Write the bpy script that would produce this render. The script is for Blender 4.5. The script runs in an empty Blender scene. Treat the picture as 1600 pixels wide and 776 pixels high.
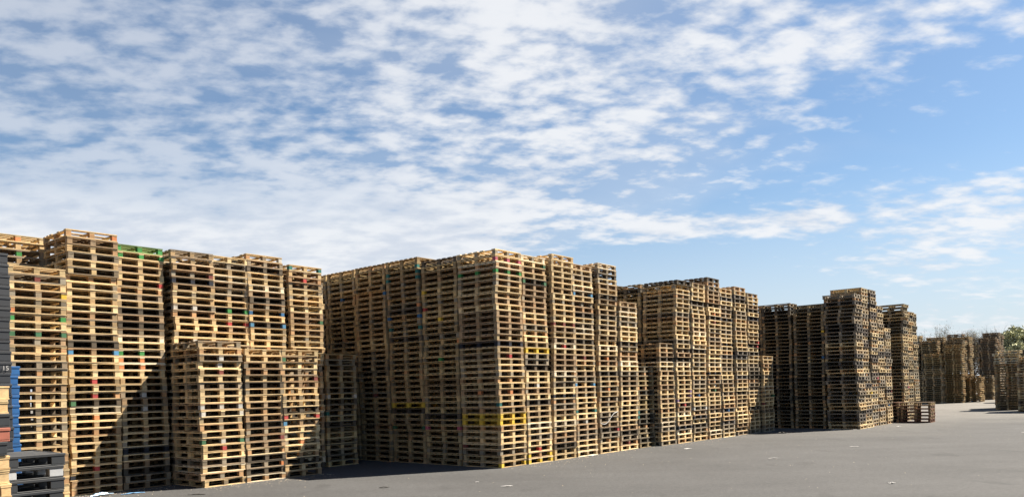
import bpy, math, random
import numpy as np
from mathutils import Vector, Matrix
rng = random.Random(7)
nrg = np.random.RandomState(11)
scene = bpy.context.scene
COL = scene.collection

# ------------------------------------------------------------------ camera
F_PX, ROLL, CAM_Z = 1200.0, 0.026, 1.85      # focal length in photo pixels (1600 wide)
cam_d = bpy.data.cameras.new('camera'); cam = bpy.data.objects.new('camera', cam_d); COL.objects.link(cam)
cam_d.sensor_fit = 'HORIZONTAL'; cam_d.sensor_width = 36.0
cam_d.lens = F_PX / 1600 * 36.0
cam_d.clip_start = 0.1; cam_d.clip_end = 3000
cam_d.shift_x = 0.0
cam_d.shift_y = (608.5 - 388) / 1600
cam.matrix_world = Matrix.Translation((0, 0, CAM_Z)) @ Matrix.Rotation(math.radians(90), 4, 'X') @ Matrix.Rotation(-math.atan(ROLL), 4, 'Z')
scene.camera = cam

# ------------------------------------------------------------------ light
SUN_TRAVEL = Vector((-4.01, -1.44, -5.00)).normalized()
sd = -SUN_TRAVEL
sun_el = math.asin(sd.z); sun_az = math.atan2(sd.x, sd.y)
sl = bpy.data.lights.new('sun', 'SUN'); sl.energy = 5.0; sl.angle = math.radians(0.5); sl.color = (1.0, 0.91, 0.77)
so = bpy.data.objects.new('sun', sl); COL.objects.link(so)
so.rotation_euler = SUN_TRAVEL.to_track_quat('-Z', 'Y').to_euler(); so.location = (30, 10, 40)

w = bpy.data.worlds.new('World'); scene.world = w; w.use_nodes = True
nt = w.node_tree; nt.nodes.clear()
def N(t, **k):
    n = nt.nodes.new(t)
    for a, b in k.items(): setattr(n, a, b)
    return n
def L(a, b): nt.links.new(a, b)
def M(op, a, b=None, c=None, clamp=False):
    n = N('ShaderNodeMath', operation=op, use_clamp=clamp)
    for i, x in enumerate((a, b, c)):
        if x is None: continue
        if isinstance(x, (int, float)): n.inputs[i].default_value = x
        else: L(x, n.inputs[i])
    return n.outputs[0]
def MR(x, a, b, c=0.0, d=1.0, smooth=True):
    n = N('ShaderNodeMapRange'); n.interpolation_type = 'SMOOTHSTEP' if smooth else 'LINEAR'; n.clamp = True
    L(x, n.inputs[0])
    for i, q in enumerate((a, b, c, d)): n.inputs[1 + i].default_value = q
    return n.outputs[0]
out = N('ShaderNodeOutputWorld'); bg = N('ShaderNodeBackground'); L(bg.outputs[0], out.inputs[0])
sky = N('ShaderNodeTexSky', sky_type='NISHITA'); sky.sun_disc = False
sky.sun_elevation = sun_el; sky.sun_rotation = sun_az; sky.air_density = 1.0; sky.dust_density = 0.6; sky.ozone_density = 2.2; sky.altitude = 0
tc = N('ShaderNodeTexCoord'); sep = N('ShaderNodeSeparateXYZ'); L(tc.outputs['Generated'], sep.inputs[0])
dx, dy, dz = sep.outputs
zz = M('ADD', M('MAXIMUM', dz, 0.0), 0.20)
cp = N('ShaderNodeCombineXYZ'); L(M('DIVIDE', dx, zz), cp.inputs[0]); L(M('DIVIDE', dy, zz), cp.inputs[1])
# the cloud deck is a plane overhead; its rows run from lower left towards upper right
mp = N('ShaderNodeMapping'); L(cp.outputs[0], mp.inputs[0]); mp.inputs['Rotation'].default_value = (0, 0, math.radians(-24)); mp.inputs['Scale'].default_value = (0.78, 1.10, 1)
def noise(vec, scale, detail, rough, dist=0.0, off=(0, 0, 0)):
    m_ = N('ShaderNodeMapping'); L(vec, m_.inputs[0]); m_.inputs['Location'].default_value = off
    n = N('ShaderNodeTexNoise'); L(m_.outputs[0], n.inputs['Vector']); n.inputs['Scale'].default_value = scale
    n.inputs['Detail'].default_value = detail; n.inputs['Roughness'].default_value = rough; n.inputs['Distortion'].default_value = dist
    return n.outputs[0]
vec = mp.outputs[0]
n_big = noise(vec, 1.3, 3, 0.5, 0.3, (3.1, 1.7, 0))
n_mid = noise(vec, 4.2, 2, 0.5, 0.2, (0.4, 5.2, 0))
n_puff = noise(vec, 13.5, 5, 0.52, 0.10, (7.7, 2.2, 0))
n_wisp = noise(vec, 30.0, 4, 0.6, 0.3, (1.7, 9.2, 0))
az = M('ARCTAN2', dx, dy)                    # 0 ahead, + to the right
el = M('ARCSINE', dz)
# coverage: a broad bank from the lower left up across the middle, clear air low on the right
bank = M('SUBTRACT', M('MULTIPLY', az, 0.31), M('SUBTRACT', el, 0.140))
cover = MR(bank, -0.12, 0.075, 0.105, -0.19)
low_left = M('MULTIPLY', MR(el, 0.30, 0.19), MR(az, 0.18, -0.20))
streak = M('MULTIPLY', MR(az, 0.22, 0.52), M('MULTIPLY', MR(el, 0.27, 0.20), MR(el, 0.08, 0.17, 0.75, 1)))
row = M('MULTIPLY', MR(M('ABSOLUTE', M('SUBTRACT', el, 0.195)), 0.035, 0.0), M('MULTIPLY', MR(az, 0.08, 0.2), MR(az, 0.46, 0.36)))
thin = M('MULTIPLY', MR(az, 0.02, -0.45), MR(el, 0.18, 0.26))
d = M('ADD', M('ADD', M('MULTIPLY', n_big, 0.24), M('MULTIPLY', n_mid, 0.28)), M('ADD', M('MULTIPLY', n_puff, 0.54), M('MULTIPLY', n_wisp, 0.14)))
d = M('ADD', d, cover)
d = M('ADD', d, M('MULTIPLY', low_left, 0.20))
d = M('ADD', d, M('MULTIPLY', streak, 0.25))
d = M('ADD', d, M('MULTIPLY', row, 0.24))
dens = MR(d, 0.550, 0.785)
veil = M('MULTIPLY', MR(M('ADD', n_big, cover), 0.40, 0.66), 0.32)      # thin milky layer between the puffs
dens = M('MAXIMUM', dens, veil)
dens = M('MULTIPLY', dens, M('SUBTRACT', 0.91, M('MULTIPLY', thin, 0.40)))
dens = M('MULTIPLY', dens, M('MULTIPLY', MR(dy, -0.15, 0.30, 0.05, 1.0), MR(el, 0.60, 0.85, 1.0, 0.12)))             # unseen clouds thinned behind the viewer and overhead to cut the fill light
hz_w = MR(el, 0.28, 0.0, 0.0, 0.80)        # whitening of the air near the horizon
mixh = N('ShaderNodeMixRGB'); L(hz_w, mixh.inputs[0])
skm = N('ShaderNodeMixRGB', blend_type='MULTIPLY'); skm.inputs[0].default_value = 1; L(sky.outputs[0], skm.inputs[1]); skm.inputs[2].default_value = (0.63, 0.71, 0.745, 1)
L(skm.outputs[0], mixh.inputs[1]); mixh.inputs[2].default_value = (4.0, 4.36, 4.87, 1)
shade = MR(M('ADD', M('MULTIPLY', n_mid, 0.5), M('MULTIPLY', n_puff, 0.5)), 0.38, 0.62)
cmix = N('ShaderNodeMixRGB'); L(shade, cmix.inputs[0]); cmix.inputs[1].default_value = (4.0, 4.3, 4.8, 1); cmix.inputs[2].default_value = (5.3, 5.37, 5.5, 1)
fin = N('ShaderNodeMixRGB'); L(dens, fin.inputs[0]); L(mixh.outputs[0], fin.inputs[1]); L(cmix.outputs[0], fin.inputs[2])
L(fin.outputs[0], bg.inputs[0]); bg.inputs[1].default_value = 0.05

scene.view_settings.view_transform = 'Standard'; scene.view_settings.look = 'None'
scene.view_settings.exposure = 1.8; scene.view_settings.gamma = 1.0; scene.view_settings.use_curve_mapping = False

# ------------------------------------------------------------------ grid of the yard
TH = math.atan2(1000, 1200)
UX, UY = math.sin(TH), math.cos(TH)          # u: along the sunlit faces, receding right
VX, VY = -UY, UX                              # v: along the shaded faces, receding left
ANG = math.atan2(UY, UX)
def W2(a, b, z=0.0): return Vector((a * UX + b * VX, a * UY + b * VY, z))

# ------------------------------------------------------------------ materials
def new_mat(name):
    m = bpy.data.materials.new(name); m.use_nodes = True
    t = m.node_tree; t.nodes.clear()
    o = t.nodes.new('ShaderNodeOutputMaterial'); p = t.nodes.new('ShaderNodeBsdfPrincipled'); t.links.new(p.outputs[0], o.inputs[0])
    return m, t, p
def mixc(t, kind, fac, a, b):
    n = t.nodes.new('ShaderNodeMixRGB'); n.blend_type = kind
    for i, x in enumerate((fac, a, b)):
        if isinstance(x, (int, float)): n.inputs[i].default_value = x
        elif isinstance(x, tuple): n.inputs[i].default_value = x
        else: t.links.new(x, n.inputs[i])
    return n.outputs[0]
def nz(t, vec, scale, detail=4, rough=0.5, sc=(1, 1, 1)):
    m_ = t.nodes.new('ShaderNodeMapping'); t.links.new(vec, m_.inputs[0]); m_.inputs['Scale'].default_value = sc
    n = t.nodes.new('ShaderNodeTexNoise'); t.links.new(m_.outputs[0], n.inputs['Vector'])
    n.inputs['Scale'].default_value = scale; n.inputs['Detail'].default_value = detail; n.inputs['Roughness'].default_value = rough
    return n.outputs[0]
def ramp(t, x, a, b, c=0.0, d=1.0):
    n = t.nodes.new('ShaderNodeMapRange'); t.links.new(x, n.inputs[0])
    for i, q in enumerate((a, b, c, d)): n.inputs[1 + i].default_value = q
    return n.outputs[0]

def wood_material():
    m, t, p = new_mat('weathered_wood')
    at = t.nodes.new('ShaderNodeAttribute'); at.attribute_name = 'tint'
    oi = t.nodes.new('ShaderNodeObjectInfo')
    tco = t.nodes.new('ShaderNodeTexCoord')
    add = t.nodes.new('ShaderNodeVectorMath'); add.operation = 'ADD'; t.links.new(tco.outputs['Object'], add.inputs[0])
    sc = t.nodes.new('ShaderNodeVectorMath'); sc.operation = 'SCALE'; t.links.new(oi.outputs['Random'], sc.inputs['Scale']); sc.inputs[0].default_value = (37, 53, 71)
    t.links.new(sc.outputs[0], add.inputs[1]); v = add.outputs[0]
    base = mixc(t, 'MULTIPLY', 1.0, at.outputs['Color'], oi.outputs['Color'])
    g = ramp(t, nz(t, v, 26, 3, 0.6, (1, 1, 3.5)), 0.3, 0.7, 0.80, 1.16)
    s = ramp(t, nz(t, v, 5, 4, 0.6), 0.35, 0.72, 1.10, 0.70)
    gm = t.nodes.new('ShaderNodeMath'); gm.operation = 'MULTIPLY'; t.links.new(g, gm.inputs[0]); t.links.new(s, gm.inputs[1])
    col = mixc(t, 'MULTIPLY', 1.0, base, gm.outputs[0])
    t.links.new(col, p.inputs['Base Color']); p.inputs['Roughness'].default_value = 0.88
    p.inputs['Specular IOR Level'].default_value = 0.2
    return m
MAT_WOOD = wood_material()

def plain_material(name, color, rough=0.6, var=0.25, scale=6, spec=0.4, use_obj_color=False):
    m, t, p = new_mat(name)
    tco = t.nodes.new('ShaderNodeTexCoord')
    f = ramp(t, nz(t, tco.outputs['Object'], scale, 5, 0.6), 0.3, 0.7, 1 - var, 1 + var)
    c = color + (1,)
    if use_obj_color:
        oi = t.nodes.new('ShaderNodeObjectInfo'); c = oi.outputs['Color']
    t.links.new(mixc(t, 'MULTIPLY', 1.0, c, f), p.inputs['Base Color'])
    p.inputs['Roughness'].default_value = rough; p.inputs['Specular IOR Level'].default_value = spec
    return m
MAT_PLASTIC = plain_material('moulded_plastic', (1, 1, 1), 0.5, 0.18, 7, 0.45, True)
MAT_PAPER = plain_material('white_litter', (0.34, 0.33, 0.32), 0.7, 0.12, 20)
MAT_FILM = plain_material('thin_film', (0.45, 0.62, 0.80), 0.35, 0.3, 14)
MAT_DARKLIT = plain_material('dark_rag', (0.03, 0.028, 0.025), 0.9, 0.3, 20)
MAT_STRAP = plain_material('strap', (0.45, 0.44, 0.42), 0.5, 0.1, 5)
MAT_BARK = plain_material('bark', (0.16, 0.125, 0.095), 0.95, 0.3, 5, 0.1)
MAT_TWIG = plain_material('twigs', (0.20, 0.16, 0.12), 0.95, 0.25, 2, 0.1)
MAT_LEAF = plain_material('leaves', (0.34, 0.34, 0.20), 0.8, 0.4, 1.5, 0.15)
MAT_LEAF2 = plain_material('bushy_leaves', (0.085, 0.11, 0.045), 0.8, 0.4, 1.5, 0.15)
MAT_BUD = plain_material('buds', (0.24, 0.20, 0.11), 0.9, 0.3, 2, 0.1)

def asphalt_material():
    m, t, p = new_mat('asphalt')
    tco = t.nodes.new('ShaderNodeTexCoord'); v = tco.outputs['Object']
    fine = ramp(t, nz(t, v, 55, 4, 0.75), 0.3, 0.7, 0.58, 1.42)
    spk = ramp(t, nz(t, v, 150, 2, 0.6), 0.62, 0.72, 0.0, 0.35)
    patch = ramp(t, nz(t, v, 0.35, 6, 0.6), 0.3, 0.7, 0.86, 1.14)
    streak = ramp(t, nz(t, v, 0.8, 5, 0.55, (0.25, 1.6, 1)), 0.35, 0.7, 1.05, 0.92)
    mid = ramp(t, nz(t, v, 11.0, 6, 0.85), 0.3, 0.7, 0.66, 1.34)
    stain = ramp(t, nz(t, v, 1.1, 3, 0.5, (1, .5, 1)), 0.62, 0.72, 1.0, 0.80)
    a0 = t.nodes.new('ShaderNodeMath'); a0.operation = 'MULTIPLY'; t.links.new(fine, a0.inputs[0]); t.links.new(mid, a0.inputs[1])
    a1 = t.nodes.new('ShaderNodeMath'); a1.operation = 'MULTIPLY'; t.links.new(a0.outputs[0], a1.inputs[0]); t.links.new(stain, a1.inputs[1])
    a = t.nodes.new('ShaderNodeMath'); a.operation = 'MULTIPLY'; t.links.new(a1.outputs[0], a.inputs[0]); t.links.new(patch, a.inputs[1])
    b = t.nodes.new('ShaderNodeMath'); b.operation = 'MULTIPLY'; t.links.new(a.outputs[0], b.inputs[0]); t.links.new(streak, b.inputs[1])
    # paler paving deeper in the yard, its edge broken up by noise
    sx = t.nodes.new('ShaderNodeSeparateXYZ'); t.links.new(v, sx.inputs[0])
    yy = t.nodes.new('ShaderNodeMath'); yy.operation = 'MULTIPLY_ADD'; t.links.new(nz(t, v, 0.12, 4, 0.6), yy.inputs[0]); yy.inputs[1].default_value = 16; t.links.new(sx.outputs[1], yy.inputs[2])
    far_mix = ramp(t, yy.outputs[0], 34, 56, 0.0, 1.0)
    base = mixc(t, 'MIX', far_mix, (0.053, 0.0525, 0.053, 1), (0.118, 0.110, 0.099, 1))
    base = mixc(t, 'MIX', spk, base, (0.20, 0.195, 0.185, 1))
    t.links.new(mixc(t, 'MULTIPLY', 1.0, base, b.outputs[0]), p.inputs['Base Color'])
    p.inputs['Roughness'].default_value = 0.92; p.inputs['Specular IOR Level'].default_value = 0.25
    bp = t.nodes.new('ShaderNodeBump'); bp.inputs['Strength'].default_value = 0.5; bp.inputs['Distance'].default_value = 0.01
    t.links.new(nz(t, v, 90, 3, 0.7), bp.inputs['Height']); t.links.new(bp.outputs[0], p.inputs['Normal'])
    return m
MAT_ASPHALT = asphalt_material()

# ------------------------------------------------------------------ helpers
def tag(o, label=None, cat=None, group=None, kind=None):
    if label: o['label'] = label
    if cat: o['category'] = cat
    if group: o['group'] = group
    if kind: o['kind'] = kind
    return o
def mesh_from(name, V, F, mat, tint=None):
    me = bpy.data.meshes.new(name); me.from_pydata([tuple(v) for v in V], [], [tuple(f) for f in F]); me.materials.append(mat)
    if tint is not None:
        a = me.attributes.new('tint', 'FLOAT_COLOR', 'POINT')
        a.data.foreach_set('color', np.asarray(tint, dtype=np.float32).ravel())
    me.update(); me.shade_flat(); return me
BF = np.array([[0, 3, 2, 1], [4, 5, 6, 7], [0, 1, 5, 4], [1, 2, 6, 5], [2, 3, 7, 6], [3, 0, 4, 7]])
def boxv(x0, x1, y0, y1, z0, z1, r=None, j=0.0):
    v = np.array([[x0, y0, z0], [x1, y0, z0], [x1, y1, z0], [x0, y1, z0], [x0, y0, z1], [x1, y0, z1], [x1, y1, z1], [x0, y1, z1]], float)
    if r is not None and j:
        dxa = r.uniform(-j, j); dxb = r.uniform(-j, j)
        v[[0, 3, 4, 7], 0] += dxa; v[[1, 2, 5, 6], 0] += dxb
    return v
def boxes_mesh(name, boxes, mat, tints=None):
    V = np.concatenate(boxes); F = np.concatenate([BF + 8 * i for i in range(len(boxes))])
    T = None
    if tints is not None: T = np.repeat(np.array([list(c) + [1.0] for c in tints]), 8, axis=0)
    return mesh_from(name, V, F, mat, T)

# ------------------------------------------------------------------ wooden pallet pieces
H = 0.144; PITCH = 0.1446
def pallet_boxes(L_, W_, nb, r):
    """deck boards along x (length L_), stringers along y (length W_). returns dict part -> list of 8x3 boxes"""
    out = {}
    bw = min(0.145, W_ / nb * 0.66)
    deck = []
    gap = (W_ - nb * bw) / (nb - 1)
    for i in range(nb):
        y0 = -W_ / 2 + i * (bw + gap) + r.uniform(-.006, .006) * (0 < i < nb - 1)
        w_ = bw * r.uniform(.93, 1.03)
        if 0 < i < nb - 1 and r.random() < 0.06: continue
        v = boxv(-L_ / 2, L_ / 2, y0, y0 + w_, 0.1252 + r.uniform(-.0002, 0), H - r.uniform(0.0005, .003), r, .007)
        q = r.uniform(-.003, .002); v[[1, 2], 2] += max(q, 0) * 0; v[[5, 6], 2] += min(q, 0)
        deck.append(v)
    out['deck'] = deck
    sw = 0.098
    xs = [-L_ / 2 + sw / 2 + .003, 0, L_ / 2 - sw / 2 - .003]
    ys = [-W_ / 2 + .0575, 0, W_ / 2 - .0575]
    out['stringer'] = [[boxv(x - sw / 2, x + sw / 2, -W_ / 2 + r.uniform(0.001, .006), W_ / 2 - r.uniform(0.001, .006), 0.1052, 0.1248)] for x in xs]
    out['block'] = {}
    for i, x in enumerate(xs):
        for k, y in enumerate(ys):
            ox, oy = r.uniform(-.006, .006), r.uniform(-.006, .006)
            bx = sw * r.uniform(.86, 1.0)
            out['block'][(i, k)] = [boxv(x - bx / 2 + ox * .3, x + bx / 2 + ox * .3, y - .05 + oy * .4, y + .05 + oy * .4, 0.0182, 0.1049)]
    bt = []
    for y in ys:
        bt.append(boxv(-L_ / 2 + .002, L_ / 2 - .002, y - .052, y + .052, 0.0004 + r.uniform(0, .002), 0.018, r, .005))
    for x in (xs[0], xs[2]):
        for k in (0, 1):
            bt.append(boxv(x - .05, x + .05, ys[k] + .0535, ys[k + 1] - .0535, 0.0012, 0.0175))
    out['bottom_frame'] = bt
    return out
NVAR = 8
class PalletKind:
    def __init__(s, L_, W_, nb, seed):
        s.L, s.W = L_, W_
        r = random.Random(seed); s.vars = []
        for n in range(NVAR):
            d = pallet_boxes(L_, W_, nb, r); q = {'raw': d}
            tn = lambda k, lo=.70, hi=1.22: [(lambda b, wv: (b * wv, b, b / wv))(r.uniform(lo, hi), r.uniform(.97, 1.06)) for _ in range(k)]
            q['deck'] = boxes_mesh('deck', d['deck'], MAT_WOOD, tn(len(d['deck'])))
            q['stringer'] = [boxes_mesh('stringer', b, MAT_WOOD, tn(1, .9, 1.1)) for b in d['stringer']]
            q['block'] = {k: boxes_mesh('block', b, MAT_WOOD, tn(1, .92, 1.1)) for k, b in d['block'].items()}
            q['bottom_frame'] = boxes_mesh('bottom_frame', d['bottom_frame'], MAT_WOOD, tn(len(d['bottom_frame'])))
            s.vars.append(q)
WIDE = PalletKind(0.965, 1.20, 7, 1)
WIDER = PalletKind(0.975, 1.255, 7, 2)
LONG = PalletKind(0.84, 1.19, 5, 3)   # deck boards handled along x; used rotated for the narrow-fronted blocks
TURN = PalletKind(1.18, 0.86, 5, 4)

WOODS = [  # (weight, look word, colour)
    (30, 'pale tan', (.61, .455, .25)), (30, 'tan', (.48, .35, .19)), (21, 'brown', (.30, .205, .12)),
    (15, 'grey-brown', (.27, .215, .15)), (8, 'dark', (.09, .072, .052)), (7, 'cream', (.66, .54, .37))]
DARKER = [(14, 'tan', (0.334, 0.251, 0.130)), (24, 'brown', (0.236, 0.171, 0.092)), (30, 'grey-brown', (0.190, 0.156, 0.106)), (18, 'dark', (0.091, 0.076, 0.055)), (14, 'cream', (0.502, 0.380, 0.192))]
def pick(pal=WOODS, r=rng):
    x = r.uniform(0, sum(p[0] for p in pal))
    for p in pal:
        x -= p[0]
        if x <= 0: return p
    return pal[-1]
def jit(c, r, a=.12):
    k = r.uniform(1 - a, 1 + a); h = r.uniform(.97, 1.03)
    return (c[0] * k * h, c[1] * k, c[2] * k / h)
BLOCKS_NAT = [(0.319, 0.220, 0.116), (0.251, 0.182, 0.103), (0.395, 0.289, 0.150), (0.182, 0.144, 0.096), (0.350, 0.205, 0.103), (0.228, 0.190, 0.137)]
PAINT = {'green': (.05, .20, .06), 'red': (.33, .055, .05), 'blue': (.035, .105, .22), 'light blue': (.07, .19, .32), 'yellow': (.55, .37, .05), 'orange': (.48, .19, .08),
         'white': (.40, .38, .34), 'teal': (.035, .13, .115), 'pink': (.40, .10, .13), 'navy': (.022, .024, .032), 'purple': (.20, .13, .21), 'dark green': (.05, .125, .065), 'dark red': (.16, .05, .04)}

ORD = lambda n: '%d%s' % (n, 'th' if 10 <= n % 100 <= 20 else {1: 'st', 2: 'nd', 3: 'rd'}.get(n % 10, 'th'))
individual = []       # statistics
stuffV = []; stuffT = []
def emit_stuff(kind, loc, ang, var, base, blocks, whole=None):
    d = kind.vars[var]['raw']; bx = []; cl = []
    r = rng
    def put(lst, col, a=.22):
        for b in lst: bx.append(b); cl.append(jit(col, r, a))
    put(d['deck'], base)
    for s_ in d['stringer']: put(s_, base, .12)
    for k, b in d['block'].items(): put(b, blocks.get(k, base), .05)
    put(d['bottom_frame'], base)
    V = np.concatenate(bx)
    c, s_ = math.cos(ang), math.sin(ang)
    R = np.array([[c, -s_, 0], [s_, c, 0], [0, 0, 1]])
    stuffV.append(V @ R.T + np.array(loc)); stuffT.append(np.repeat(np.array([list(q) + [1.0] for q in cl]), 8, axis=0))

def link(o, parent=None):
    COL.objects.link(o)
    if parent is not None: o.parent = parent
    return o
prototypes = {}
def prototype(kind):
    """one real pallet of each kind (root Empty > deck, stringers, blocks, bottom frame); later ones are copies of it"""
    root = bpy.data.objects.new('wooden_pallet', None); root.empty_display_size = .1
    q = kind.vars[0]; parts = []
    o = bpy.data.objects.new('deck', q['deck']); parts.append((o, 'deck', None))
    for i in range(3): parts.append((bpy.data.objects.new('stringer', q['stringer'][i]), 'stringer', i))
    for k in q['block']: parts.append((bpy.data.objects.new('block', q['block'][k]), 'block', k))
    parts.append((bpy.data.objects.new('bottom_frame', q['bottom_frame']), 'bottom_frame', None))
    return root, parts
def emit_individual(kind, loc, ang, var, base, blocks, whole, label, painted):
    if kind not in prototypes: prototypes[kind] = prototype(kind)
    proot, pparts = prototypes[kind]
    root = proot.copy(); link(root); root.location = loc; root.rotation_euler = (0, 0, ang)
    tag(root, label, 'pallet', 'wooden pallets stacked in the yard')
    q = kind.vars[var]
    for (po, nm, key) in pparts:
        o = po.copy(); link(o, root)
        if nm == 'deck': o.data = q['deck']; o.color = jit(base, rng, .06) + (1,)
        elif nm == 'bottom_frame': o.data = q['bottom_frame']; o.color = jit(base, rng, .14) + (1,)
        elif nm == 'stringer': o.data = q['stringer'][key]; o.color = jit(base, rng, .12) + (1,)
        else:
            o.data = q['block'][key]; o.color = tuple(blocks.get(key, base)) + (1,)
            if key in painted: o['label'] = '%s painted block' % painted[key]
    individual.append(root)

# faces: the sunlit face is local -y (v = 0 side): blocks (0,0) left, (1,0) middle, (2,0) right
#        the shaded face is local -x (u = 0 side): blocks (0,2) left, (0,1) middle, (0,0) right
KEY = {'L': (0, 0), 'M': (1, 0), 'R': (2, 0), 'l': (0, 2), 'm': (0, 1), 'r': (0, 0)}
POSW = {'L': 'left', 'M': 'centre', 'R': 'right', 'l': 'left', 'm': 'centre', 'r': 'right'}
def stack(a0, b0, n, kind=WIDE, name=None, show=None, paint={}, pal=WOODS, z0=0.0, lean=(0, 0), ang=0.0, rough=1.0, turned=False, dy=0.0):
    """a column of n pallets whose corner nearest the camera stands at grid (a0, b0).
       name: stack phrase -> the top `show` pallets are individual things, the rest goes to the mass object"""
    r = rng
    L_, W_ = (kind.L, kind.W) if not turned else (kind.W, kind.L)
    tone = r.uniform(.86, 1.06); lean = (lean[0] + r.gauss(0, .0018), lean[1] + r.gauss(0, .0018))
    drift = [0.0, 0.0]; packs = [r.uniform(-1, 1) * .02, r.uniform(-1, 1) * .02]
    for k in range(n):
        if k % 15 == 0 and k: packs = [r.gauss(0, .010) * rough, r.gauss(0, .010) * rough]
        drift[0] += r.gauss(0, .004); drift[1] += r.gauss(0, .004)
        ox = packs[0] + drift[0] + r.gauss(0, .007) * rough + lean[0] * k * PITCH
        oy = packs[1] + drift[1] + r.gauss(0, .007) * rough + lean[1] * k * PITCH
        if r.random() < .09: ox += r.uniform(-.035, .035) * rough; oy += r.uniform(-.02, .02) * rough
        p = W2(a0 + L_ / 2 + ox, b0 + W_ / 2 + oy, z0 + k * PITCH)
        an = ANG + ang + r.gauss(0, .008) * rough + (math.radians(90) if turned else 0)
        var = r.randrange(NVAR)
        look, base = pick(pal, r)[1:]
        base = tuple(q_ * tone for q_ in jit(base, r, .14))
        blocks = {}; painted = {}
        bc = r.choice(BLOCKS_NAT) if r.random() < .55 else base
        for i in range(3):
            for j in range(3):
                c = bc if r.random() < .8 else r.choice(BLOCKS_NAT)
                if look == 'dark': c = base
                blocks[(i, j)] = jit(c, r, .14)
        whole = None
        if k in paint:
            for spec in paint[k].split(','):
                cn, where = spec.split(':')
                if where == 'ALL':
                    whole = cn; base = tuple(.72 * p_ + .28 * q_ for p_, q_ in zip(PAINT[cn], base)); look = cn
                    for kk in blocks: blocks[kk] = jit(PAINT[cn], r, .1)
                else:
                    for ch in where:
                        kk = KEY[ch]
                        blocks[kk] = jit(PAINT[cn], r, .06); painted[kk] = cn
        elif r.random() < .022:
            cn = r.choice(['red', 'blue', 'dark green', 'white', 'teal', 'orange', 'dark red']); kk = r.choice([(0, 0), (1, 0), (2, 0), (0, 1), (0, 2)])
            blocks[kk] = PAINT[cn]; painted[kk] = cn
        top = n - k
        if name and top <= (show or n):
            lead = look + (' painted' if whole else '')
            lab = '%s pallet, %s of %s' % (lead, ('topmost' if top == 1 else ORD(top) + ' from the top'), name)
            vis = [c for kk, c in painted.items() if kk in ((0, 0), (1, 0), (2, 0), (0, 1), (0, 2))]
            if vis and not whole and len(lab.replace(' pallet,', ' pallet with %s block,' % vis[0], 1).split()) <= 16: lab = lab.replace(' pallet,', ' pallet with %s block,' % vis[0], 1)
            assert 4 <= len(lab.split()) <= 16, lab
            emit_individual(kind, p, an, var, base, blocks, whole, lab, painted)
        else:
            emit_stuff(kind, p, an, var, base, blocks)
        last = (p, an)
    return last

# ------------------------------------------------------------------ ground
S = 900
gm = mesh_from('ground', [(-S, -S, 0), (S, -S, 0), (S, S, 0), (-S, S, 0)], [(0, 1, 2, 3)], MAT_ASPHALT)
tag(link(bpy.data.objects.new('ground', gm)), kind='structure')

# ------------------------------------------------------------------ left block: back row
LN = -.006
stack(4.83, 15.75, 30, name='the leftmost wooden stack', paint={28: 'dark red:M', 26: 'yellow:R', 23: 'green:LR', 21: 'dark green:LMR', 24: 'orange:L'})
stack(5.04, 17.43, 36, name='the stack rising behind the leftmost one', show=5, paint={33: 'green:M', 35: 'orange:M'})
stack(3.9, 17.45, 36)
stack(5.97, 16.2, 36, name='the tall stack left of the green-topped one', lean=(-.004, 0), paint={35: 'orange:R', 19: 'light blue:LR', 15: 'red:M', 13: 'red:M', 2: 'navy:L', 12: 'dark green:L', 10: 'orange:M'})
stack(6.96, 16.2, 35, name='the green-topped stack', paint={34: 'green:ALL', 33: 'green:LMR', 29: 'red:R', 19: 'green:LM', 18: 'orange:LM', 17: 'orange:LM', 11: 'white:M', 13: 'white:M', 5: 'navy:ALL'}, lean=(.004, 0))
stack(8.02, 16.2, 35, name='the tall stack beside the green-topped one', show=14, paint={26: 'white:LM', 30: 'navy:LMR', 31: 'dark red:R', 21: 'white:M'})
stack(8.98, 16.2, 35, name='the tall stack with green-blocked and red-blocked pallets', show=15, paint={26: 'green:LMR', 24: 'red:LMR'}, lean=(.0, 0))
stack(9.96, 16.2, 36, name='the tall pale-topped stack', show=17, paint={26: 'blue:LR', 24: 'light blue:LR', 20: 'orange:M', 35: 'white:R'}, lean=(-.008, 0))
stack(10.98, 16.2, 35, name='the teal-cornered tall stack', show=15, paint={34: 'teal:LR', 32: 'red:M', 25: 'dark green:R'}, lean=(0, 0))
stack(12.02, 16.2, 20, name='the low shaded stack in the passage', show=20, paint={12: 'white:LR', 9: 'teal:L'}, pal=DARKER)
for k in range(6): stack(8.0 + k * 1.0, 17.45, 34 if k < 5 else 20)
stack(6.9, 17.45, 34)
for k in range(4): stack(6.6 + k * 1.0, 18.7, 33)
for k in range(4): stack(8.6 + k * 1.0, 20.2, 33)
for k in range(3): stack(9.1 + k * 1.0, 21.5, 33)
stack(5.95, 17.45, 33)
# left block: low front row
stack(8.03, 14.98, 21, name='the low front corner stack', paint={11: 'white:LMR', 10: 'white:LR', 6: 'dark green:LR,white:M', 5: 'red:M', 18: 'white:M', 16: 'dark red:M', 17: 'white:M'}, rough=1.5)
stack(9.03, 15.0, 20, name='the low stack between two other low stacks', paint={2: 'orange:R', 6: 'dark red:R'}, rough=1.3)
stack(10.0, 15.0, 20, name='the low stack nearest the shaded passage', paint={9: 'red:LR', 8: 'light blue:L', 5: 'orange:M', 15: 'dark red:R', 18: 'dark green:L'}, rough=1.3)

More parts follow.
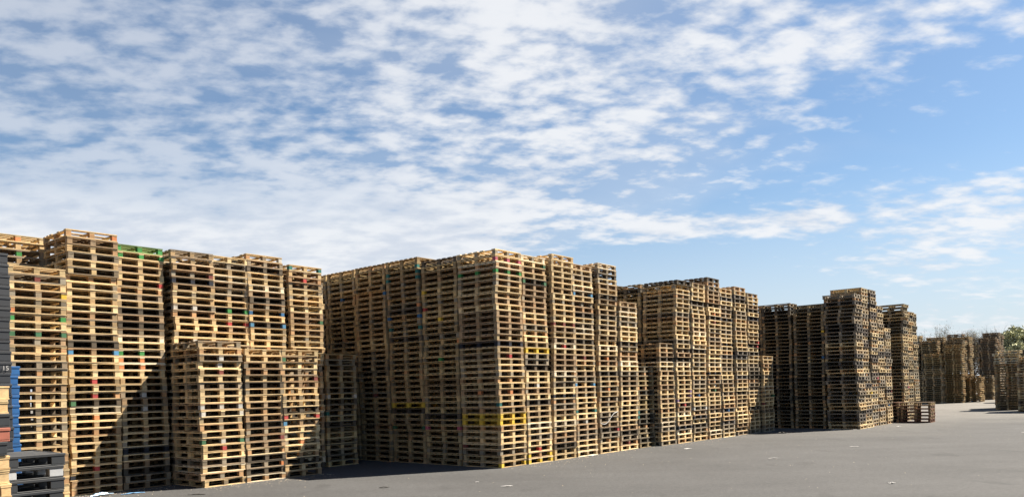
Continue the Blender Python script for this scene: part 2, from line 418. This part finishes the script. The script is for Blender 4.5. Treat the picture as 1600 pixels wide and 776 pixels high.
# ------------------------------------------------------------------ central block
C2 = 11.86
edge = [13.78, 14.82, 15.88, 16.90, 18.02, 19.08, 20.13]
top2 = [36, 36, 37, 36, 37, 30, 17]
stack(edge[0], C2, 36, WIDER, name='the tall central corner stack', pal=WOODS[:3] + [(6, 'cream', (.66, .54, .37))], paint={34: 'pink:LMR', 32: 'green:LMRlmr', 8: 'yellow:ALL', 7: 'yellow:ALL', 12: 'orange:M,orange:m', 20: 'navy:ALL', 0: 'yellow:LR', 10: 'teal:L', 18: 'red:M'}, lean=(.0, .0))
stack(edge[1], C2, 36, WIDER, paint={19: 'yellow:ALL', 2: 'red:M', 0: 'yellow:LMR', 1: 'yellow:LR', 34: 'dark green:R', 31: 'dark green:LR', 13: 'white:M'}, lean=(.01, 0))
stack(edge[2], C2, 37, WIDER, paint={20: 'red:M', 11: 'navy:LMR', 24: 'dark red:LMR'}, lean=(.018, 0))
stack(edge[3], C2, 36, WIDER, paint={30: 'light blue:LR', 13: 'light blue:LR', 8: 'teal:LR', 18: 'dark red:M'}, lean=(.008, 0))
stack(edge[4], C2, 37, WIDER, paint={12: 'orange:M', 4: 'red:R'}, lean=(.02, 0))
stack(edge[5], C2, 30, WIDER, paint={1: 'dark red:M'}, lean=(.01, 0))
stack(edge[6], C2 - .02, 17, WIDER, paint={7: 'teal:L', 6: 'teal:L'}, pal=DARKER)
LP = {1: {27: 'red:l', 18: 'green:m', 6: 'pink:lr', 25: 'yellow:m', 30: 'yellow:l'}, 2: {34: 'teal:lr', 33: 'teal:lr', 26: 'blue:lr', 24: 'teal:lr', 10: 'yellow:ALL', 6: 'dark green:lr', 28: 'orange:r', 35: 'teal:r'},
      3: {31: 'blue:r', 12: 'dark red:m'}, 4: {31: 'blue:m', 20: 'white:l'}, 5: {}}
SHADED_WOODS = [(30, 'pale tan', (0.380, 0.274, 0.137)), (38, 'tan', (0.327, 0.228, 0.116)), (20, 'brown', (0.251, 0.175, 0.096)), (8, 'grey-brown', (0.205, 0.167, 0.109)), (4, 'dark', (0.106, 0.084, 0.062))]  # same wood as elsewhere, with the left faces' shade put into its colour
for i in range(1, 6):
    stack(13.78, C2 + i * 1.295, 36 + (i > 1), WIDER, name='the shaded stack beside the central corner' if i == 1 else None, paint=LP[i], pal=SHADED_WOODS, lean=(0, .010 * i * .6))
for i in range(1, 6):
    for j in range(1, 3): stack(edge[j], C2 + i * 1.295, 36 if j < 2 else 34, WIDER)
for j in range(2, 7): stack(edge[j], C2 + 1.295, [0, 0, 36, 35, 36, 29, 16][j], WIDER)

for j in range(0, 4):
    for i in (6, 7): stack(edge[j], C2 + i * 1.295, 34, WIDER)
for i in (2, 3, 4, 5): stack(edge[3], C2 + i * 1.295, 34, WIDER)

for i in range(4):
    for j in range(5): stack(18.0 + j * 1.03, 20.6 + i * 1.31 + j * .45, 33, WIDER)

# ------------------------------------------------------------------ third block
E3 = [21.10, 22.07, 23.12, 24.22, 25.25, 26.33, 27.42]
stack(E3[0], 11.62, 22, WIDE)
P3 = {1: {11: 'purple:R', 10: 'purple:R', 9: 'purple:L', 8: 'red:M', 3: 'navy:LMR', 16: 'dark:ALL'} , 2: {7: 'white:LR', 5: 'navy:LMR'}, 3: {15: 'navy:LMR', 29: 'orange:M'}, 4: {28: 'navy:ALL', 22: 'navy:LMR'}, 5: {}, 6: {23: 'red:R', 22: 'red:R', 29: 'navy:ALL'}}
P3[1].pop(16)
for i, n in zip(range(1, 7), (36, 36, 38, 36, 37, 36)):
    stack(E3[i], 11.6 - .03 * i, n, WIDE, paint=P3[i], lean=(-.004 if i == 1 else .002, 0), rough=1.5, pal=WOODS if i in (1, 2, 3) else WOODS[:5] + [(16, 'dark', (.14, .12, .10))])
stack(28.5, 11.3, 20, WIDE, paint={9: 'dark green:R'}, rough=1.4)
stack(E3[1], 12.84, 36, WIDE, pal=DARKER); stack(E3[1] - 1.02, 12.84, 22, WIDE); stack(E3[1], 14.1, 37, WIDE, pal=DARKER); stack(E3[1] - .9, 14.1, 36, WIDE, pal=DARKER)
stack(E3[0], 15.4, 30, WIDE)
for i in range(2, 7): stack(E3[i], 12.84, 35, WIDE)
for i in range(2, 5): stack(E3[i], 14.1, 35, WIDE)

# ------------------------------------------------------------------ fourth block (deck boards along the shaded side)
E4 = [31.0, 31.9, 32.86, 33.9, 34.98]
DARK4 = [(22, 'brown', (0.205, 0.152, 0.089)), (34, 'grey-brown', (0.167, 0.141, 0.099)), (22, 'dark', (0.091, 0.076, 0.058)), (22, 'cream', (0.471, 0.357, 0.185))]  # shade on the left-facing stacks is put into these darker wood tones
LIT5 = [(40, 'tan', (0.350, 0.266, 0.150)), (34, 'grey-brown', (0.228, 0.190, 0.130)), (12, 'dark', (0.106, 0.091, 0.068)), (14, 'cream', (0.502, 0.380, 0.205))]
for i, n in enumerate((36, 38, 38, 34, 28)):
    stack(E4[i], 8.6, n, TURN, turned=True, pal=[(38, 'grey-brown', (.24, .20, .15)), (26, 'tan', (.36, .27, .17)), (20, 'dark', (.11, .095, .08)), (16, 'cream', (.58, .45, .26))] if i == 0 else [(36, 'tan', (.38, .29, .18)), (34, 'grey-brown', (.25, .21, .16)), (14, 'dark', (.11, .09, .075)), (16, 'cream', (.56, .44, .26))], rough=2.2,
          paint=[{14: 'white:LMR', 23: 'yellow:M'}, {19: 'yellow:M', 9: 'yellow:LMR'}, {13: 'pink:LR'}, {}, {16: 'orange:LM'}][i])
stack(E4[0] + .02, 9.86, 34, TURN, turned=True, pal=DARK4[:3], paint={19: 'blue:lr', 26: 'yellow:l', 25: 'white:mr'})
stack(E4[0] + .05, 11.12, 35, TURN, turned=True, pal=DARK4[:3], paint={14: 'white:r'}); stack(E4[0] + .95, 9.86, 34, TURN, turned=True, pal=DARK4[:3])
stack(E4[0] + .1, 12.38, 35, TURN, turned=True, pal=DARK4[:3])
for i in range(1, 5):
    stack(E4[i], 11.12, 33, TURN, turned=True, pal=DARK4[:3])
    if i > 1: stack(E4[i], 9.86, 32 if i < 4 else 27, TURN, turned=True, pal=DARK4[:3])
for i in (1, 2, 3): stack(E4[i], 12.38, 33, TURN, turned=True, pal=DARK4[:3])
stack(E4[0] + .1, 13.64, 34, TURN, turned=True, pal=DARK4[:3])
# fifth block and the little stack before it
for i, n in enumerate((36, 34, 34)):
    stack(37.25 + i * .98, 8.45, n, TURN, turned=True, pal=LIT5, rough=2.2, paint={10: 'pink:LM'} if i == 0 else {})
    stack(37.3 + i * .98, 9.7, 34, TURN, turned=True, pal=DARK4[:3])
stack(37.3, 10.95, 34, TURN, turned=True, pal=DARK4[:3])
REDDISH = [(50, 'reddish brown', (0.167, 0.091, 0.062)), (50, 'brown', (0.152, 0.106, 0.068))]
stack(36.25, 7.22, 6, TURN, turned=True, pal=REDDISH, paint={2: 'dark red:LMR'}); stack(36.3, 8.46, 6, TURN, turned=True, pal=REDDISH)

# ------------------------------------------------------------------ far stacks
FAR = [(30, 'brown', (0.251, 0.190, 0.109)), (40, 'grey-brown', (0.205, 0.167, 0.109)), (30, 'tan', (0.342, 0.258, 0.144))]
BRN = [(50, 'tan', (0.365, 0.258, 0.123)), (50, 'brown', (0.304, 0.205, 0.096))]
def far(a, b, nu, nv, n, pal=FAR, **k):
    for i in range(nu):
        for j in range(nv): stack(a + i * 1.0, b + j * 1.24, n - rng.choice((0, 1, 3)), WIDE, pal=pal, rough=4, **k)
far(65.9, 12.5, 4, 1, 36); far(65.9, 13.74, 1, 2, 36)
far(64.2, 11.95, 1, 2, 18)
far(64.9, 12.1, 1, 1, 27, BRN)
far(65.4, 10.78, 1, 1, 31, BRN)
far(67.1, 11.0, 4, 1, 36); far(67.1, 12.24, 1, 1, 36)
far(67.4, 10.0, 2, 1, 14, BRN)
far(75.4, 9.9, 4, 1, 39, [(60, 'grey-brown', (.20, .165, .125)), (40, 'brown', (.3, .22, .14))]); far(75.4, 11.14, 1, 2, 39, [(60, 'grey-brown', (.20, .165, .125)), (40, 'brown', (.3, .22, .14))])
far(74.1, 10.05, 1, 1, 15)
stack(50.7, 5.62, 18, WIDE, pal=FAR, rough=2)
stack(50.75, 5.66, 5, WIDE, pal=[(50, 'cream', (.60, .52, .36)), (50, 'grey-brown', (.40, .36, .28))], z0=18 * PITCH, rough=7)
stack(51.72, 5.70, 18, WIDE, pal=FAR); stack(52.7, 5.85, 18, WIDE, pal=FAR); stack(53.7, 6.0, 18, WIDE, pal=FAR)
stack(48.0, 4.25, 20, WIDE, rough=2); stack(48.0, 2.98, 19, WIDE, pal=FAR, rough=2); stack(49.0, 4.25, 20, WIDE, pal=FAR); stack(49.0, 2.98, 20, WIDE, pal=FAR)
far(66.0, 5.4, 2, 2, 26, DARK4[:3])

# the mass of remaining pallets as one object
def flush_stuff():
    V = np.concatenate(stuffV).astype(np.float32); T = np.concatenate(stuffT).astype(np.float32)
    nb = len(V) // 8
    F = (BF[None] + (np.arange(nb) * 8)[:, None, None]).reshape(-1, 4).astype(np.int32)
    me = bpy.data.meshes.new('pallet_stacks'); me.vertices.add(len(V)); me.vertices.foreach_set('co', V.ravel())
    me.loops.add(F.size); me.loops.foreach_set('vertex_index', F.ravel())
    me.polygons.add(len(F)); me.polygons.foreach_set('loop_start', np.arange(0, F.size, 4, dtype=np.int32))
    try: me.polygons.foreach_set('loop_total', np.full(len(F), 4, dtype=np.int32))
    except Exception: pass
    a = me.attributes.new('tint', 'FLOAT_COLOR', 'POINT'); a.data.foreach_set('color', T.ravel())
    me.materials.append(MAT_WOOD); me.update(calc_edges=True); me.validate(); me.shade_flat()
    o = link(bpy.data.objects.new('pallet_stacks', me)); o.color = (1, 1, 1, 1)
    tag(o, 'brown and grey wooden pallets stacked high in rows receding across the yard', 'pallets', 'wooden pallets stacked in the yard', 'stuff')
    print('STUFF pallets', len(stuffV), 'faces', len(F))
flush_stuff()
print('INDIVIDUAL', len(individual))

# ------------------------------------------------------------------ plastic pallets and the mixed pile at the left edge
def plastic_parts(L_, W_, Hh, seed=0):
    r = random.Random(seed)
    deck = [boxv(-L_ / 2, L_ / 2, -W_ / 2, -W_ / 2 + .05, Hh - .035, Hh), boxv(-L_ / 2, L_ / 2, W_ / 2 - .05, W_ / 2, Hh - .035, Hh),
            boxv(-L_ / 2, -L_ / 2 + .05, -W_ / 2 + .0505, W_ / 2 - .0505, Hh - .034, Hh - .0005), boxv(L_ / 2 - .05, L_ / 2, -W_ / 2 + .0505, W_ / 2 - .0505, Hh - .034, Hh - .0005)]
    ns = 9; pitch = (W_ - .1) / ns
    for i in range(ns):
        y = -W_ / 2 + .05 + pitch * i
        deck.append(boxv(-L_ / 2 + .051, L_ / 2 - .051, y + pitch * .12, y + pitch * .88, Hh - .030, Hh - .003))
    for x in (-L_ * .25, 0, L_ * .25): deck.append(boxv(x - .02, x + .02, -W_ / 2 + .051, W_ / 2 - .051, Hh - .055, Hh - .031))
    blk = {}
    for i, x in enumerate((-L_ / 2 + .085, 0, L_ / 2 - .085)):
        for j, y in enumerate((-W_ / 2 + .075, 0, W_ / 2 - .075)):
            blk[(i, j)] = boxv(x - .078, x + .078, y - .068, y + .068, .0182, Hh - .0352)
    run = [boxv(-L_ / 2 + .004, L_ / 2 - .004, y - .066, y + .066, 0, .018) for y in (-W_ / 2 + .075, 0, W_ / 2 - .075)]
    return deck, blk, run
def plastic_proto(L_, W_, Hh, nm):
    deck, blk, run = plastic_parts(L_, W_, Hh)
    root = bpy.data.objects.new(nm, None); root.empty_display_size = .1
    ps = [(bpy.data.objects.new('deck', boxes_mesh('plastic_deck', deck, MAT_PLASTIC)), None)]
    for k, b in blk.items(): ps.append((bpy.data.objects.new('block', boxes_mesh('plastic_block', [b], MAT_PLASTIC)), k))
    ps.append((bpy.data.objects.new('bottom_runners', boxes_mesh('plastic_runners', run, MAT_PLASTIC)), None))
    for o, k in ps: 
        md = o.modifiers.new('bevel', 'BEVEL'); md.width = .004; md.segments = 1
    return root, ps
def plastic(proto, a, b, z, L_, W_, color, label, group, ang=0.0, blockcol=None, cat='plastic pallet'):
    root, ps = proto
    o = root.copy(); link(o); o.location = W2(a + L_ / 2, b + W_ / 2, z); o.rotation_euler = (0, 0, ANG + ang); tag(o, label, cat, group)
    for p, k in ps:
        c = p.copy(); link(c, o); c.color = (blockcol if (blockcol and k is not None) else jit(color, rng, .12)) + (1,)
        if blockcol and k is not None: c['label'] = 'light grey block'
    return o
BLACK = (.022, .024, .027); GREYP = (.22, .23, .24); BLUEP = (.010, .070, .20); REDP = (.26, .085, .055)
HP = .150
pb = plastic_proto(1.2, 1.0, HP, 'plastic_pallet')
# the low black stack on the ground
for k in range(8):
    top = 8 - k
    plastic(pb, 2.59 + rng.uniform(-.012, .012) + (.03 if top == 1 else 0), 10.50 + rng.uniform(-.01, .01), k * (HP + .001), 1.2, 1.0, BLACK,
            'black plastic pallet%s, %s of the low black stack' % (' with light grey blocks' if top == 2 else '', 'topmost' if top == 1 else ORD(top) + ' from the top'),
            'black plastic pallets at the left edge', ang=rng.gauss(0, .008), blockcol=(.30, .31, .32) if top == 2 else None)
# the tall black stack behind it
def text_mesh(body, size, mat):
    cu = bpy.data.curves.new('number', 'FONT'); cu.body = body; cu.size = size; cu.extrude = .001; cu.align_x = 'CENTER'; cu.align_y = 'CENTER'
    t_ = bpy.data.objects.new('tmp', cu); COL.objects.link(t_); bpy.context.view_layer.update()
    me = bpy.data.meshes.new_from_object(t_); bpy.data.objects.remove(t_); me.materials.clear(); me.materials.append(mat); return me
for k in range(26):
    top = 26 - k
    o = plastic(pb, 2.57 + rng.uniform(-.012, .012), 12.2 + rng.uniform(-.01, .01), k * (HP + .001), 1.2, 1.0, (.020, .022, .026),
            'black plastic pallet, %s of the tall black stack' % ('topmost' if top == 1 else ORD(top) + ' from the top'), 'tall stack of black plastic pallets', ang=rng.gauss(0, .006))
    if top == 11:
        n_ = bpy.data.objects.new('number', text_mesh('15' if top == 11 else '0', .085, MAT_PAPER)); link(n_, o)
        n_.rotation_euler = (math.radians(90), 0, 0); n_.location = (.6 - .085, -.5095 + .0, .064)
# the blue stack
pbl = plastic_proto(0.8, 0.9, HP, 'plastic_pallet')
for k in range(16):
    top = 16 - k
    plastic(pbl, 3.47 + rng.uniform(-.015, .015), 13.5 + rng.uniform(-.01, .01), k * (HP + .001), .8, .9, BLUEP,
            'bright blue plastic pallet, %s of the blue stack' % ('topmost' if top == 1 else ORD(top) + ' from the top'), 'blue plastic pallets', ang=rng.gauss(0, .015))
# the mixed pile nearest the camera
pm = plastic_proto(0.965, 1.20, .144, 'plastic_pallet')
seq = ['w', 'd', 'w', 'w', 'd', 'w', 'w', 'w', 'd', 'r', 'd', 'w', 'w']
z = 0.02; nS = len(seq)
z = 2.06 - nS * .1446
zb = 0.0
gapn = int(round(z / .1446)); seq = ['w'] * gapn + seq; nS = len(seq)
for k, c in enumerate(seq):
    top = nS - k; a = 2.79 - .965 + rng.uniform(-.02, .02); b = 9.16 + rng.uniform(-.02, .02); zz_ = k * .1450
    pos = 'topmost' if top == 1 else ORD(top) + ' from the top'
    if c == 'w':
        base = jit((.50, .36, .19), rng, .1)
        bl = {(i, j): jit((.48, .33, .17), rng, .1) for i in range(3) for j in range(3)}
        emit_individual(WIDE, W2(a + .4825, b + .6, zz_), ANG + rng.gauss(0, .01), rng.randrange(NVAR), base, bl, None, 'pale wooden pallet, %s of the mixed pile at the left edge' % pos, {})
    else:
        plastic(pm, a, b, zz_, .965, 1.2, REDP if c == 'r' else BLACK, '%s plastic pallet, %s of the mixed pile at the left edge' % ('rusty red' if c == 'r' else 'black', pos), 'plastic pallets in the mixed pile')

# ------------------------------------------------------------------ litter
def scrap(name, px, py_, size, mat, label, cat, seed, flat=.25, aspect=1.0, group=None, ang=0.0):
    size *= .62
    r = random.Random(seed); n = 7
    V = []; F = []
    for i in range(n + 1):
        for j in range(n + 1):
            x = (i / n - .5); y = (j / n - .5) * aspect
            k = 1 + .35 * math.sin(5 * math.atan2(y, x + 1e-3) + seed)
            zc_ = flat * (abs(math.sin(3.1 * i + seed)) * .5 + r.random() * .6) * (.3 + max(0, .5 - math.hypot(x, y)))
            V.append((x * size * k, y * size * k, zc_ * size + .006))
    for i in range(n):
        for j in range(n):
            q = i * (n + 1) + j
            if r.random() < .07 and (i in (0, n - 1) or j in (0, n - 1)): continue
            F.append((q, q + n + 1, q + n + 2, q + 1))
    me = mesh_from(name, V, F, mat)
    o = link(bpy.data.objects.new(name, me)); o.location = (px, py_, 0); o.rotation_euler = (0, 0, ang)
    md = o.modifiers.new('thick', 'SOLIDIFY'); md.thickness = .003
    tag(o, label, cat, group); return o
LIT = [
 ('paper_scrap', 5.05, 22.35, .34, MAT_PAPER, 'torn white paper lying before the low narrow stack of the third block', 'litter', .18, .6, .64),
 ('dark_rag', 9.85, 28.1, .42, MAT_DARKLIT, 'crumpled black rag on the asphalt before the shaded far block', 'rag', .5, .6, 0),
 ('paper_scrap', 12.2, 29.1, .5, MAT_PAPER, 'white paper strip before the dark fourth block', 'litter', .12, .5, .3),
 ('paper_scrap', 12.9, 29.0, .22, MAT_PAPER, 'small white scrap right of the paper strip at the dark block', 'litter', .15, .8, 0),
 ('paper_scrap', 2.13, 20.9, .30, MAT_PAPER, 'white scrap against the foot of the sunlit central block', 'litter', .25, .8, .7),
 ('paper_scrap', -.75, 15.55, .10, MAT_PAPER, 'small white crumb on the asphalt below the central block', 'litter', .5, 1, 0),
 ('paper_scrap', -.15, 14.75, .30, MAT_PAPER, 'white paper strip at the lower edge of the picture', 'litter', .12, .4, .3),
 ('dark_rag', -2.55, 15.05, .26, MAT_DARKLIT, 'flat dark scrap on the asphalt left of the central corner', 'rag', .2, .5, 0),
 ('dark_rag', -6.1, 14.75, .42, MAT_DARKLIT, 'dark flattened scrap before the low front corner stack', 'rag', .08, .35, 0),
 ('paper_scrap', 6.75, 13.75, .16, MAT_PAPER, 'crumpled white paper ball near the lower right of the yard', 'litter', .6, .9, 0),
 ('paper_scrap', 6.4, 18.9, .36, MAT_PAPER, 'long torn white strip in the middle of the open asphalt', 'litter', .08, .25, .1),
 ('paper_scrap', 9.6, 21.6, .35, MAT_PAPER, 'thin white strip on the open asphalt at right', 'litter', .08, .3, -.2),
 ('paper_scrap', 15.2, 30.3, .22, MAT_PAPER, 'small white scrap right of the dark fourth block', 'litter', .3, .8, 0),
 ('paper_scrap', 17.0, 25.5, .28, MAT_PAPER, 'pale scrap near the right picture edge', 'litter', .1, .5, .2),
]
for i, (n_, x, y, s_, m_, lab, cat, fl, asp, an) in enumerate(LIT): scrap(n_, x, y, s_, m_, lab, cat, 3 + i * 7, fl, asp, ang=an)
scrap('plastic_film', -8.05, 14.95, .50, MAT_FILM, 'crumpled blue and white plastic film at the foot of the left stacks', 'plastic film', 91, .45, .45, ang=.75)
scrap('plastic_film', -7.55, 15.15, .55, plain_material('blue_film', (.10, .22, .38), .4), 'flat dark blue plastic film beside the crumpled film', 'plastic film', 97, .10, .3, ang=.75)
pebV = []; pebF = []
r = random.Random(5)
for i in range(1300):
    if i % 3:                                   # most of it collects along the feet of the stacks
        fa, fb = r.choice([((8.0, 11.0), 15.0), ((6.0, 8.0), 16.2), ((13.8, 21), 11.86), ((21, 28), 11.5), ((31, 36), 8.6)])
        q_ = W2(r.uniform(*fa), fb - .06 - abs(r.gauss(0, .35))); x, y = q_.x, q_.y
    else: x = r.uniform(-9, 22); y = r.uniform(13, 34)
    s_ = r.uniform(.004, .013)
    o_ = len(pebV)
    for dx_, dy_, dz_ in ((1, 0, 0), (0, 1, 0), (-1, 0, 0), (0, -1, 0), (0, 0, 1)):
        pebV.append((x + dx_ * s_ * r.uniform(.6, 1.2), y + dy_ * s_ * r.uniform(.6, 1.2), dz_ * s_ * .7 + .001))
    for a_, b_ in ((0, 1), (1, 2), (2, 3), (3, 0)): pebF.append((o_ + a_, o_ + b_, o_ + 4))
po = link(bpy.data.objects.new('wood_chips', mesh_from('wood_chips', pebV, pebF, plain_material('chips', (.42, .34, .24), .9, .5, 3))))
tag(po, 'tiny wood chips and grit scattered over the asphalt', 'wood chips', kind='stuff')

# loose strapping hanging on the central block
def ribbon(pts, wd, th=.0015):
    V = []; F = []
    for i, p in enumerate(pts):
        p = Vector(p); q = Vector(pts[min(i + 1, len(pts) - 1)]) - Vector(pts[max(i - 1, 0)])
        nrm = Vector((0, 0, 1)) if abs(q.normalized().z) < .8 else Vector((UX, UY, 0))
        out_ = Vector((-VX, -VY, 0)) * th
        for s_ in (-1, 1):
            for t_ in (0, 1): V.append(p + nrm * wd / 2 * s_ + out_ * t_)
    for i in range(len(pts) - 1):
        a_ = i * 4
        for c_, d_ in ((0, 1), (1, 3), (3, 2), (2, 0)): F.append((a_ + c_, a_ + d_, a_ + 4 + d_, a_ + 4 + c_))
    return V, F
pts = []
for i in range(13):
    t_ = i / 12
    q = W2(18.02 + .90 * t_, C2 - .03 - .05 * math.sin(t_ * math.pi), .86 + .33 * t_ ** 1.6 - .06 * math.sin(t_ * 7))
    pts.append(q)
V_, F_ = ribbon(pts, .022)
tag(link(bpy.data.objects.new('packing_strap', mesh_from('packing_strap', V_, F_, MAT_STRAP))), 'loose white packing strap hanging across the fifth stack of the sunlit side', 'strap')

# ------------------------------------------------------------------ trees beyond the yard
def tube(V, F, p, q, r0, r1, n=4):
    ax = (q - p)
    if ax.length < 1e-5: return
    z_ = ax.normalized(); x_ = z_.orthogonal().normalized(); y_ = z_.cross(x_); o_ = len(V)
    for c_, r_ in ((p, r0), (q, r1)):
        for i in range(n):
            a_ = 2 * math.pi * i / n; V.append(c_ + (x_ * math.cos(a_) + y_ * math.sin(a_)) * r_)
    for i in range(n): F.append((o_ + i, o_ + (i + 1) % n, o_ + n + (i + 1) % n, o_ + n + i))
def tree(x, y, h, seed, leaves, leafmat, label, stems=1, spread=.5, leafsize=.10, group='trees beyond the yard'):
    r = random.Random(seed); TV, TF, CV, CF, LV, LF = [], [], [], [], [], []
    tips = []
    def grow(p, d_, ln, rad, depth):
        n = 3
        for i in range(n):
            d_ = (d_ + Vector((r.gauss(0, .12), r.gauss(0, .12), r.gauss(.03, .06)))).normalized()
            q = p + d_ * ln / n
            if depth < 2: tube(TV, TF, p, q, rad * (1 - i * .15), rad * (1 - (i + 1) * .15), 6)
            else: tube(CV, CF, p, q, rad * (1 - i * .2), rad * (1 - (i + 1) * .2), 3)
            if depth >= 2 or (depth == 1 and i): tips.append((q, depth))
            p = q
            if depth < 4 and (i > 0 or depth > 0):
                for _ in range(2 if depth else 3):
                    nd = (d_ + Vector((r.gauss(0, spread), r.gauss(0, spread), r.gauss(.10, .2)))).normalized()
                    grow(p, nd, ln * r.uniform(.45, .68), rad * .45, depth + 1)
    for s_ in range(stems):
        d0 = Vector((r.gauss(0, .12 if stems == 1 else .3), r.gauss(0, .12 if stems == 1 else .3), 1)).normalized()
        grow(Vector((r.uniform(-.3, .3) * (stems > 1), r.uniform(-.3, .3) * (stems > 1), -.05)), d0, h * (.48 if stems == 1 else .42), h * (.022 if stems == 1 else .010), 0)
    if leaves:
        for p, dp in tips:
            for _ in range(leaves if dp > 2 else leaves // 3):
                c_ = p + Vector((r.gauss(0, .16), r.gauss(0, .16), r.gauss(0, .14)))
                n_ = Vector((r.gauss(0, 1), r.gauss(0, 1), r.gauss(.4, 1))).normalized(); x_ = n_.orthogonal().normalized(); y_ = n_.cross(x_)
                s_ = leafsize * r.uniform(.6, 1.4); o_ = len(LV)
                LV.extend((c_ - x_ * s_, c_ - y_ * s_ * .6, c_ + x_ * s_, c_ + y_ * s_ * .6)); LF.append((o_, o_ + 1, o_ + 2, o_ + 3))
    root = link(bpy.data.objects.new('tree', None)); root.location = (x, y, 0); tag(root, label, 'tree', group)
    link(bpy.data.objects.new('trunk', mesh_from('trunk', TV, TF, MAT_BARK)), root)
    o_ = len(CV); CV += LV
    me = mesh_from('crown', CV, CF + [tuple(i + o_ for i in f) for f in LF], MAT_TWIG)
    me.materials.append(leafmat)
    mi = np.zeros(len(me.polygons), dtype=np.int32); mi[len(CF):] = 1; me.polygons.foreach_set('material_index', mi)
    link(bpy.data.objects.new('crown', me), root)
Zt = 84.0
def tx(px, Z=Zt): return (px - 800) / F_PX * Z
def th_(px, py, Z=Zt): return CAM_Z + ((608.5 - ROLL * (px - 800)) - py) * Z / F_PX
TR = [(1443, 512, 1, 'bare twiggy tree behind the far stacks beside the fifth block'), (1458, 521, 3, 'low bare tree second from left above the far stacks'), (1472, 517, 5, 'bare tree rising behind the first far stack corner'),
      (1487, 516, 6, 'bare tree over the gap between two far tall stacks'), (1503, 517, 4, 'budding bare tree above the brown far stack'), (1519, 514, 2, 'bare tree left of the highest twigs'),
      (1532, 509, 2, 'tallest bare twigs above the last far stack'), (1546, 511, 3, 'bare tree behind the last dark far stack'), (1562, 517, 2, 'bare open tree in the gap right of the far stacks'), (1572, 527, 4, 'small bare tree left of the leafy one')]
for i, (px, py, lv, lab) in enumerate(TR):
    Z = Zt + rng.uniform(-3, 4); tree(tx(px, Z), Z, th_(px, py, Z) * 1.12, 40 + i, (0, 1)[lv > 3], MAT_BUD, lab, stems=3, spread=.30, leafsize=.04)
tree(tx(1600, 78), 78, th_(1592, 517, 78) * 1.2, 81, 7, MAT_LEAF, 'olive green leafy tree at the right edge', stems=2, spread=.5, leafsize=.12)
tree(tx(1622, 76), 76, th_(1608, 520, 76) * 1.2, 83, 7, MAT_LEAF, 'leafy tree cut by the right edge', stems=2, spread=.5, leafsize=.12)
for i, px in enumerate((1566, 1586)):
    tree(tx(px, 92), 92, 1.9 + i * .3, 90 + i, 8, MAT_LEAF2, ['dark low shrub in the gap beyond the far stacks', 'dark low shrub behind the leafy tree'][i], stems=5, spread=.6, leafsize=.12)
